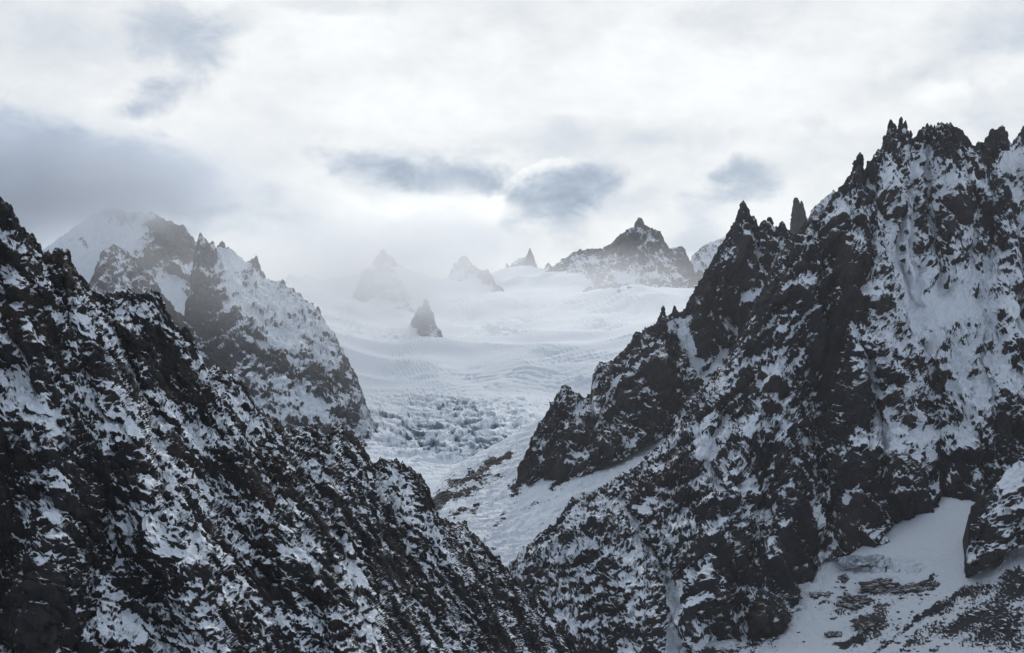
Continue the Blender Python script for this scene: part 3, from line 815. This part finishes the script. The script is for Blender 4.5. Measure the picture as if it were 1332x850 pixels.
BS = mountain('snowfield', [(740, 830), (820, 800), (880, 740), (960, 700), (1040, 650), (1100, 620), (1170, 600), (1260, 590), (1440, 560), (1530, 550)], [(740, 905), (1530, 905)],
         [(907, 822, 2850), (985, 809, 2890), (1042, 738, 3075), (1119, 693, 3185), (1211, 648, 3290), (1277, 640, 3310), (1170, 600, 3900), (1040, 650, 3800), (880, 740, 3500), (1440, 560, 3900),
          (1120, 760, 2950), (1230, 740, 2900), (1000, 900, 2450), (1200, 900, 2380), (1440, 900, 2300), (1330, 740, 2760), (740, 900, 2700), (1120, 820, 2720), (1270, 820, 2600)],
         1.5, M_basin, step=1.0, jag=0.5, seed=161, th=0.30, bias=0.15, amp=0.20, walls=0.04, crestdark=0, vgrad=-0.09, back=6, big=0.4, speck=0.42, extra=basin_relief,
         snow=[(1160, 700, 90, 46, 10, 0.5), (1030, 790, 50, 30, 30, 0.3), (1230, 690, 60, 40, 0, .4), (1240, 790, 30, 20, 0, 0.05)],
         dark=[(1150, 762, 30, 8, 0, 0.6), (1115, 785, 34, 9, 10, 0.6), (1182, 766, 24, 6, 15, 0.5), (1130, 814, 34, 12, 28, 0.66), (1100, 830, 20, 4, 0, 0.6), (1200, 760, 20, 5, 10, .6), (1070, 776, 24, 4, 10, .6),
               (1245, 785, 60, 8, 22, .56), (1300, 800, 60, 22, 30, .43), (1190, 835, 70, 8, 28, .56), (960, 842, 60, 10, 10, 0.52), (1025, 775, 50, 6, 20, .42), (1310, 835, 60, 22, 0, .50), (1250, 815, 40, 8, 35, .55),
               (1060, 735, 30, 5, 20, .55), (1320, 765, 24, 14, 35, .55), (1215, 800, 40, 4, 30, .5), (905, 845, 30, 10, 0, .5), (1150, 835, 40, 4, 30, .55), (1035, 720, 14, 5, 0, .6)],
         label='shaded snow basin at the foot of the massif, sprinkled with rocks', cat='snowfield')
mountain('rock_spur', [(1248, 760), (1256, 738), (1260, 700), (1259, 678), (1264, 660), (1277, 646), (1294, 633), (1313, 610), (1332, 590), (1380, 556), (1450, 520), (1530, 500)],
         [(1248, 764), (1262, 748), (1298, 736), (1312, 716), (1332, 712), (1450, 706), (1530, 700)],
         [(1250, 750, 2860), (1260, 678, 2900), (1332, 590, 2990), (1450, 520, 3000), (1262, 744, 2790), (1298, 733, 2770), (1332, 704, 2790), (1450, 700, 2700), (1300, 680, 2810)],
         1.5, M_mid, step=1.0, jag=1.5, seed=171, jagwl=9, th=0.56, bias=0.0, aniso=(2.0, 1, .8), rot=(0, 32), back=14, backslope=1.2,
         snow=[(1310, 625, 26, 12, 40, 0.35), (1330, 640, 20, 20, 30, .2)], dark=[(1275, 690, 14, 40, 10, 0.35), (1310, 695, 30, 12, 0, .2)],
         label='dark rounded rock spur jutting into the snow basin from the right edge', cat='spur')


# ---- rocks standing out of the far glacier
def outcrop(crest, foot, seed, label, th=0.42, snow=(), dark=(), bias=0.0):
    """crest and foot: photo points; the rock stands where the ice is that far away"""
    fx, fy = [p[0] for p in foot], [p[1] for p in foot]
    x0, x1 = crest[0][0], crest[-1][0]
    pts = []
    for x in np.linspace(x0 - 6, x1 + 6, 7):
        y = float(np.interp(x, fx, fy))
        g = float(tps(gl_depth, np.array([x]), np.array([y - 3.0]))[0])
        yt = float(np.interp(x, [c[0] for c in crest], [c[1] for c in crest]))
        pts += [(x, y + 10, g - 30), (x, y - 2, g), (x, min(yt, y - 8), g + 110)]
    D = pts[10][2]
    crest = [(x0 - 6, foot[0][1] - 3)] + crest + [(x1 + 6, foot[-1][1] - 3)]
    base = [(x0 - 6, foot[0][1] + 8)] + [(x, y + 9) for x, y in foot] + [(x1 + 6, foot[-1][1] + 8)]
    banks = [(x, y, 10, 4, 0, .30) for x, y in foot]
    return mountain('rock_outcrop', crest, base, pts, D / F, M_far, step=0.8, jag=1.8, seed=seed, jagwl=7, th=th, bias=bias, snow=list(snow) + banks,
                    dark=dark, back=10, backslope=0.9, aniso=(.8, .9, 1.7), label=label, cat='rock outcrop', kind=None, amp=0.8)


outcrop([(532, 428), (538, 414), (542, 404), (546, 398), (550, 401), (553, 389), (556, 391), (560, 403), (564, 410), (567, 422), (572, 430), (577, 441)], [(530, 436), (540, 441), (552, 449), (566, 453), (580, 452)], 301,
        'pointed rock tooth standing alone in the misty glacier', dark=[(556, 410, 12, 22, 0, .2), (545, 425, 6, 10, 0, .1)])
outcrop([(508, 416), (514, 404), (519, 398), (524, 401), (529, 391), (534, 399), (540, 405), (546, 417)], [(506, 420), (520, 414), (534, 417), (548, 424)], 302,
        'low faint rock rib just left of the dark glacier tooth', bias=0.02)
outcrop([(455, 394), (462, 378), (467, 364), (473, 352), (478, 349), (484, 353), (492, 348), (503, 347), (512, 352), (520, 364), (528, 380)], [(452, 400), (466, 402), (480, 396), (490, 380), (505, 384), (520, 392), (532, 390)], 303,
        'misty snow capped rock dome at the left of the plateau', snow=[(502, 360, 14, 9, -20, .6)], dark=[(467, 382, 8, 22, -20, .3), (500, 388, 12, 10, 0, .2)])
outcrop([(482, 348), (487, 340), (491, 331), (495, 327), (499, 324), (503, 332), (508, 331), (513, 340), (522, 346)], [(478, 352), (490, 352), (504, 350), (526, 354)], 304,
        'faintest rock peak half lost in cloud above the snow dome', dark=[(495, 340, 10, 12, 0, .2)])
outcrop([(583, 362), (587, 350), (592, 343), (597, 338), (603, 332), (609, 337), (615, 345), (622, 349), (627, 352), (634, 352), (640, 358), (645, 369), (652, 374), (659, 384)], [(582, 366), (594, 366), (604, 360), (616, 358), (624, 366), (634, 372), (645, 384), (662, 392)], 305,
        'grey misty rock hump trailing down right on the plateau', dark=[(596, 350, 14, 14, 0, .25), (640, 368, 16, 6, -40, .3)])
outcrop([(664, 347), (669, 340), (675, 337), (681, 336), (685, 334), (688, 330), (690, 325), (693, 330), (697, 341), (700, 351)], [(662, 346), (676, 342), (688, 346), (702, 354)], 306,
        'tiny hooked rock fang on the plateau skyline', dark=[(688, 340, 14, 14, 0, .3)])
outcrop([(708, 350), (711, 345), (714, 343), (717, 346), (720, 351)], [(706, 351), (722, 352)], 307, 'smallest rock nub on the skyline beside the long low crest')


# ---- free-standing pinnacles along the crests: parts of their mountains
M_pin = rock_material('pinnacle_rock', 2.2, (0.016, 0.019, 0.026), (0.048, 0.042, 0.042), by_normal=True, bare=0.3)
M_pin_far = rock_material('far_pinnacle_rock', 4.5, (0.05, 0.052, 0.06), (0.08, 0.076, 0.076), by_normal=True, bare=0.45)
M_pin_near = rock_material('near_pinnacle_rock', 1.0, (0.013, 0.015, 0.019), (0.040, 0.035, 0.033), by_normal=True)


def pinnacle(parent, tip, base, w, D, mat=None, seed=0, blunt=0.26, depth_f=0.9, label=None):
    """a tapering broken rock tower: tip and base centre as photo points, w = base width in px"""
    mat = mat or M_pin
    r = random.Random(seed * 13 + int(tip[0]))
    a = np.array(at(*tip, D), float)
    b = np.array(at(*base, D), float)
    m = D / F
    rings, sides = 14, 12
    bm = bmesh.new()
    parts = [(0.0, 1.0, 1.0)]
    if w > 6:
        parts += [(-r.uniform(.22, .4), r.uniform(.5, .78), .62), (r.uniform(.22, .42), r.uniform(.4, .7), .66), (r.uniform(-.15, .2), r.uniform(.8, .93), .4)]
    for (ox, hh, ws) in parts:
        aa = b + (a - b) * hh + np.array([ox * w * m * 1.1, r.uniform(-.2, .2) * w * m, 0])
        bb = b + np.array([ox * w * m * 1.3, r.uniform(-.3, .1) * w * m, 0])
        ph = r.random() * 6
        P = np.zeros((rings + 1, sides + 1, 3))
        ctr = np.zeros((rings + 1, 1, 3))
        for i in range(rings + 1):
            t = i / rings
            c = bb + (aa - bb) * t + np.array([math.sin(t * 6 + ph) * 0.04 * w * m, 0, 0])
            ctr[i, 0] = c
            rad = 0.5 * w * ws * 1.3 * m * (1 - t ** (1.1 + blunt * 1.5) * (1 - blunt)) * (1 + 0.10 * math.sin(t * 7 + ph)) * math.sqrt(max(0.08, 1 - max(0, (t - 0.88) / 0.12) ** 2 * 0.9))
            for k in range(sides):
                th = 2 * math.pi * k / sides
                P[i, k] = c + np.array([math.cos(th) * rad, math.sin(th) * rad * depth_f, 0])
        P[:, -1] = P[:, 0]
        q = P.reshape(-1, 3).astype(np.float32)
        f1 = facets(q, (w * m * 0.4, w * m * 0.4, w * m * 0.8), seed + 400)
        f2 = facets(q, w * m * 0.18, seed + 401)
        n = P - ctr
        n /= np.linalg.norm(n, axis=-1, keepdims=True) + 1e-6
        tp = (1 - 0.45 * np.linspace(0, 1, rings + 1))[:, None]
        P = P + n * ((f1 * 0.24 + f2 * 0.20).reshape(P.shape[:2]) * w * ws * m * tp)[..., None]
        P[-1, :sides, 2] += np.array([r.uniform(-.1, .08) * w * m for _ in range(sides)])
        vs = [[bm.verts.new(P[i, k]) for k in range(sides)] for i in range(rings + 1)]
        for i in range(rings):
            for k in range(sides):
                bm.faces.new((vs[i][k], vs[i][(k + 1) % sides], vs[i + 1][(k + 1) % sides], vs[i + 1][k]))
        bm.faces.new(vs[-1])
    me = bpy.data.meshes.new('rock_pinnacle')
    bm.to_mesh(me)
    bm.free()
    me.materials.append(mat)
    o = bpy.data.objects.new('rock_pinnacle', me)
    COL.objects.link(o)
    o.parent = parent
    if label:
        o['label'] = label
    return o


for i, (tx, ty, bx_, by_, w, D, lab) in enumerate([
        (1118.5, 199, 1116, 240, 13, 4085, 'sharp needle left of the summit towers'), (1158, 155.5, 1159, 200, 11, 4105, 'left horn of the summit'), (1163, 161, 1164, 196, 9, 4100, None),
        (1172, 153, 1171, 195, 10, 4110, 'highest tooth of the summit'), (1178, 157, 1177, 190, 8, 4105, None), (1184, 170, 1184, 192, 6, 4100, None), (1151, 176, 1152, 205, 9, 4080, None),
        (1201, 165, 1201, 185, 8, 4125, None), (1206, 160.5, 1206, 180, 6, 4125, None), (1211, 162, 1211, 180, 6, 4125, None), (1215.5, 163, 1215, 180, 5, 4125, None), (1221, 159.5, 1221, 180, 7, 4130, None),
        (1226.5, 160, 1226, 182, 6, 4130, None), (1232, 159.5, 1232, 182, 8, 4130, None), (1238, 162, 1238, 182, 7, 4130, None), (1244, 166, 1243, 188, 8, 4130, None), (1250, 171, 1249, 195, 9, 4120, None),
        (1257, 177, 1256, 200, 9, 4110, None), (1310, 242, 1310, 290, 13, 3960, 'squat tower on the right flank'), (1130, 210, 1131, 236, 10, 4060, None), (1139, 200, 1139, 226, 9, 4070, None),
        (1104, 231, 1104, 262, 10, 4060, None), (1092, 243, 1093, 270, 9, 4050, None), (1048, 288, 1049, 312, 12, 3990, None), (1033, 303, 1034, 330, 9, 3990, None), (1002, 352, 1004, 385, 9, 3960, None),
        (872, 540, 873, 570, 12, 3640, None), (855, 582, 857, 605, 10, 3590, None), (744, 647, 746, 672, 12, 3330, None), (833, 604, 836, 624, 10, 3520, None), (735, 664, 736, 682, 9, 3280, None),
        (1292, 165.5, 1293, 205, 14, 4590, None)]):
    if lab is None and tx == 1292:
        continue
    pinnacle(R1[0], (tx, ty), (bx_, by_), w, D, M_pin, seed=i + 1, label=lab)
for i, (tx, ty, bx_, by_, w, D, bl, lab) in enumerate([(1290, 168, 1288, 196, 8, 4540, 0.4, 'left half of the blocky tower'), (1303, 163.5, 1303, 192, 10, 4550, 0.45, 'right half of the blocky tower'), (1296, 170, 1296, 192, 7, 4545, 0.3, None), (1284, 178, 1283, 200, 8, 4535, .3, None), (1308, 170, 1308, 196, 7, 4550, .35, None), (1273, 184, 1274, 206, 9, 4540, .2, None),
                                                     (1280, 186, 1281, 208, 8, 4540, .2, None), (1331, 164, 1333, 200, 11, 4850, 0.1, 'pale point at the right edge')]):
    pinnacle(R4[0], (tx, ty), (bx_, by_), w, D, M_pin, seed=i + 50, blunt=bl, label=lab)
for i, (tx, ty, bx_, by_, w, lab) in enumerate([(967, 261, 968, 300, 15, 'summit spike of the dark ridge'), (962, 272, 962, 300, 9, None), (863, 398, 863.5, 422, 8, 'left twin tooth'), (878, 398, 878, 420, 8, 'right twin tooth'), (893, 400, 893, 424, 7, None),
                                                (1000, 283, 1000, 310, 12, 'knob right of the spike'), (992, 288, 992, 306, 7, None), (1017, 288, 1017, 312, 12, None), (980, 281, 981, 305, 10, None), (930, 331, 931, 358, 8, None), (735, 501, 736, 530, 14, None), (827, 434, 828, 455, 9, None)]):
    pinnacle(R2[0], (tx, ty), (bx_, by_), w, 5400 if tx > 895 else (5330 if tx > 800 else 5080), M_pin, seed=i + 80, label=lab)
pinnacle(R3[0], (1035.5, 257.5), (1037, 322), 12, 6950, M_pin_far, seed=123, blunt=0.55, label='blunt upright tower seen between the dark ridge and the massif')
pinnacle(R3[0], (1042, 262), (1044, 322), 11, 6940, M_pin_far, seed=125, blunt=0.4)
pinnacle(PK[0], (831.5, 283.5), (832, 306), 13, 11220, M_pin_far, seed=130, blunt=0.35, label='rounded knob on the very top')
for i, (tx, ty, bx_, by_, w) in enumerate([(261, 303, 262, 325, 9), (277, 314, 277, 332, 9), (289, 314, 289, 336, 12), (367, 364, 367, 380, 8), (413, 399, 414, 418, 7), (390, 382, 391, 398, 7)]):
    pinnacle(L2[0], (tx, ty), (bx_, by_), w, 6700, M_pin_far, seed=i + 140)
for i, (tx, ty, bx_, by_, w, D) in enumerate([(73, 323, 76, 372, 17, 1425), (80, 324, 84, 365, 15, 1430), (90, 338, 95, 375, 14, 1440), (59, 328, 62, 360, 12, 1415), (160, 379, 161, 400, 14, 1510), (191, 379, 191, 402, 14, 1540), (206, 381, 205, 415, 17, 1550),
                                              (176, 383, 177, 402, 12, 1525), (140, 381, 141, 402, 12, 1495), (245, 430, 247, 478, 18, 1590), (237, 430, 240, 468, 14, 1585), (259, 462, 262, 490, 12, 1600), (280, 474, 283, 510, 16, 1620), (293, 480, 297, 515, 15, 1630), (318, 500, 320, 535, 11, 1650),
                                              (420, 566, 421, 585, 12, 1745), (438, 550, 440, 582, 18, 1760), (447, 554, 450, 584, 14, 1765), (398, 556, 399, 576, 16, 1735), (384, 556, 385, 576, 13, 1725), (515, 597, 518, 632, 15, 1840), (523, 600, 527, 640, 14, 1845), (538, 612, 543, 660, 14, 1860),
                                              (552, 628, 558, 670, 12, 1870), (602, 678, 606, 708, 13, 1915), (616, 693, 620, 718, 10, 1925), (648, 726, 652, 750, 11, 1950), (590, 680, 592, 700, 9, 1905), (14, 266, 18, 300, 12, 1395), (470, 578, 473, 600, 10, 1800)]):
    pinnacle(L1[0], (tx, ty), (bx_, by_), w, D, M_pin_near, seed=i + 160, blunt=0.22)


# ---- boulders and slabs lying in the snow
def rock_mesh(seed, flat=0.6, mat=None, sub=2):
    bm = bmesh.new()
    bmesh.ops.create_icosphere(bm, subdivisions=sub, radius=1)
    q = np.array([v.co[:] for v in bm.verts], np.float32)
    f = facets(q + seed * 3.1, 0.9, seed + 500) * 0.42 + perlin(q + seed * 2.3, 0.7, seed + 501) * 0.28
    for v, k in zip(bm.verts, f):
        v.co = v.co * (1 + float(k))
        v.co.z *= flat
    me = bpy.data.meshes.new('boulder')
    bm.to_mesh(me)
    bm.free()
    me.materials.append(mat)
    return me


M_rock = rock_material('boulder_rock', 1.6, (0.032, 0.033, 0.038), (0.065, 0.058, 0.055), by_normal=True, bare=0.34)
rocks = [rock_mesh(i, 0.75, M_rock) for i in range(8)]


def on_grid(G, px, py):
    """point of a built grid that shows at photo point (px, py)"""
    P = G
    u = CX + P[..., 0] / P[..., 1] * F
    v = CY - (P[..., 2] - CZ) / P[..., 1] * F
    k = np.argmin((u - px) ** 2 + (v - py) ** 2)
    return P.reshape(-1, 3)[k]


Pb = BS[1][8::2, ::2]
n = 0
rr = random.Random(5)
clusters = [(1300, 815, 60, 34, 70), (1240, 790, 60, 24, 50), (1200, 830, 70, 22, 45), (1120, 800, 50, 30, 34), (1190, 775, 40, 14, 22), (970, 835, 60, 14, 20), (1060, 770, 40, 20, 14), (1330, 760, 30, 30, 25)]
for (ccx, ccy, sx_, sy_, num) in clusters:
    for _ in range(num):
        px = rr.gauss(ccx, sx_ * 0.6)
        py = rr.gauss(ccy, sy_ * 0.6)
        if px > 1350 or py > 856 or py < 745 or px < 905:
            continue
        p = on_grid(Pb, px, py)
        size = 1.5 * (0.8 + 3.2 * rr.random() ** 2.6)
        o = bpy.data.objects.new('boulder', rocks[n % 8])
        o.location = (p[0], p[1], p[2] + size * 0.12)
        o.rotation_euler = (rr.uniform(-.3, .3), rr.uniform(-.3, .3), rr.uniform(0, 6.28))
        o.scale = (size * rr.uniform(0.9, 1.7), size * rr.uniform(.8, 1.3), size * rr.uniform(0.7, 1.15))
        COL.objects.link(o)
        tag(o, 'dark boulder poking out of the snow basin at lower right', 'boulder', 'boulders scattered over the snow basin')
        n += 1
M_slab = rock_material('slab_rock', 2.0, (0.040, 0.040, 0.044), (0.085, 0.072, 0.066), by_normal=True, bare=0.5)
for i, (px, py, w, h, ro, lab) in enumerate([
        (1146, 762, 26, 9, 6, 'largest dark rock slab just below the little ice step'), (1112, 785, 24, 9, 4, 'brownish ribbed slab in the middle of the basin rocks'), (1130, 814, 20, 12, 24, 'tilted rock slab low in the snow basin'),
        (1186, 766, 17, 6, 14, 'narrow rock band right of the largest slab'), (1215, 762, 9, 6, 0, 'small dark outcrop right of the narrow rock band'), (1088, 827, 11, 5, -4, 'lowest left small slab of the basin'),
        (1066, 775, 13, 4, 0, 'thin rock strip left of the ribbed slab'), (1100, 752, 7, 4, 10, 'small stone patch under the left end of the ice step'), (1145, 792, 9, 6, 15, 'short dark rock between two larger slabs')]):
    p = on_grid(BS[1][8:], px, py)
    m = p[1] / F
    me = rock_mesh(40 + i, 1.0, M_slab, 4)
    co = np.array([v.co[:] for v in me.vertices], np.float32)
    ws = co * np.array([w, h * 2.2, h], np.float32) / 9.0
    k = facets(ws + i, 0.7, 600 + i) * 0.36 + facets(ws + i, 0.26, 620 + i) * 0.16 + perlin(ws + i, 1.6, 640 + i) * 0.3
    co = co * (1 + k)[:, None]
    co[:, 2] = np.sign(co[:, 2]) * np.abs(co[:, 2]) ** 0.8
    me.vertices.foreach_set('co', co.ravel())
    me.update()
    me.name = 'rock_slab'
    o = bpy.data.objects.new('rock_slab', me)
    o.location = (p[0], p[1] + 4, p[2] - h * m * 0.25)
    o.rotation_euler = (0.2, -R(ro), 0)
    o.scale = (w * m, h * m * 2.2, h * m * 0.95)
    COL.objects.link(o)
    tag(o, lab, 'rock slab')

# ---- broken ice step across the basin
mountain('ice_cliff', [(1090, 726), (1098, 724), (1110, 722), (1125, 724), (1140, 721), (1155, 724), (1168, 731), (1180, 734), (1192, 735), (1208, 737)],
         [(1090, 731), (1098, 738), (1110, 738), (1125, 736), (1140, 737), (1150, 744), (1165, 746), (1180, 745), (1192, 741), (1208, 741)],
         [(1090, 726, 3000), (1150, 722, 3010), (1208, 737, 2958), (1090, 740, 2985), (1150, 744, 2968), (1208, 742, 2946)], 1.6, M_step, step=0.7, jag=0.8, seed=181, th=0.6, bias=0.1, amp=0.8, big=0.05, back=5, backslope=0.25, vstep=0.8,
         label='low grey step of broken ice across the snow basin', cat='ice cliff', kind=None)

# ---- valley floor below everything
bm = bmesh.new()
S = 60000
vs = [bm.verts.new((x, y, -60)) for x, y in ((-S, -S), (S, -S), (S, S), (-S, S))]
bm.faces.new(vs)
me = bpy.data.meshes.new('valley_floor')
bm.to_mesh(me)
me.materials.append(M_slope)
fl = bpy.data.objects.new('valley_floor', me)
COL.objects.link(fl)
tag(fl, 'snow covered valley floor below the mountains', 'ground', None, 'structure')
av = me.attributes.new('snow', 'FLOAT', 'POINT')
av.data.foreach_set('value', [0.9] * 4)


# ---- air
def haze_box(name, lo, hi, dens, color, aniso=0.3, build=None):
    bm = bmesh.new()
    bmesh.ops.create_cube(bm, size=1)
    me = bpy.data.meshes.new(name)
    for v in bm.verts:
        v.co = [(lo[i] + hi[i]) / 2 + v.co[i] * (hi[i] - lo[i]) for i in range(3)]
    bm.to_mesh(me)
    o = bpy.data.objects.new(name, me)
    COL.objects.link(o)
    m = bpy.data.materials.new(name + '_air')
    m.use_nodes = True
    nt = m.node_tree
    nt.nodes.clear()
    out = nt.nodes.new('ShaderNodeOutputMaterial')
    pv = nt.nodes.new('ShaderNodeVolumePrincipled')
    pv.inputs['Color'].default_value = (*color, 1)
    pv.inputs['Density'].default_value = dens
    pv.inputs['Anisotropy'].default_value = aniso
    nt.links.new(pv.outputs[0], out.inputs['Volume'])
    if build:
        build(nt, pv)
    me.materials.append(m)
    return o


hz = haze_box('haze', (-9000, -400, -62), (9000, 14500, 2600), 0.7e-5, (0.93, 0.96, 1.0), 0.3)
tag(hz, 'thin cold air haze over the whole view', None, None, 'stuff')


def mist_density(nt, pv, blobs=None):
    g = nt.nodes.new('ShaderNodeNewGeometry')
    pos = g.outputs['Position']
    nz = noise_node(nt, pos, 1 / 620.0, 6, 0.62, (0, 0, 0), (1, 0.6, 1.6), dist=0.5)
    wob = noise_node(nt, pos, 1 / 1500.0, 2, 0.5, (3, 2, 7), (1, 0.7, 1.3)) - 0.5
    total = None
    for (px, py, D, rx, ry, rz, dens, nlo) in (blobs or MIST):
        c = at(px, py, D)
        m = nt.nodes.new('ShaderNodeMapping')
        m.inputs['Scale'].default_value = (1 / rx, 1 / ry, 1 / rz)
        m.inputs['Location'].default_value = (-c[0] / rx, -c[1] / ry, -c[2] / rz)
        nt.links.new(pos, m.inputs['Vector'])
        ln = nt.nodes.new('ShaderNodeVectorMath')
        ln.operation = 'LENGTH'
        nt.links.new(m.outputs[0], ln.inputs[0])
        d = (V(nt, ln.outputs['Value']) + wob * 0.9).ss(0.15, 1.0, 1.0, 0.0)
        d = d * nz.ss(nlo + 0.08, nlo + 0.36) * dens
        total = d if total is None else total + d
    nt.links.new(total.k, pv.inputs['Density'])


# cloud hugging the far peaks: (photo x, y, distance, radii in metres, density, noise floor)
MIST = [(500, 350, 8500, 1500, 1500, 560, 11e-4, 0.20),
        (610, 375, 8300, 1900, 1400, 430, 9e-4, 0.22), (930, 300, 10300, 1200, 900, 420, 1.5e-4, 0.2), (330, 330, 6000, 1700, 900, 800, 3.2e-4, 0.2), (700, 400, 8000, 3000, 2500, 900, 3e-5, 0.1)]
CLOUD = [(-20, 236, 7900, 2200, 1100, 400, 2.2e-3, 0.18), (170, 240, 7900, 900, 800, 270, 1.5e-3, 0.20)]
ms = haze_box('mist', (-3600, 5300, CZ - 500), (2600, 11400, CZ + 1300), 1e-4, (0.95, 0.97, 1.0), 0.4, mist_density)
tag(ms, 'thin mist drifting over the glacier plateau and the mid left peak', None, None, 'stuff')
cb = haze_box('cloud', (-5400, 6700, CZ + 150), (-1250, 9150, CZ + 1550), 1e-4, (0.74, 0.82, 0.94), 0.25, lambda nt, pv: mist_density(nt, pv, CLOUD))
tag(cb, 'heavy grey cloud bank spilling over the far left summit', None, None, 'stuff')
print('tris', sum(sum(len(p.vertices) - 2 for p in o.data.polygons) if len(o.data.polygons) < 5000 else 2 * len(o.data.polygons) for o in scene.objects if o.type == 'MESH'))
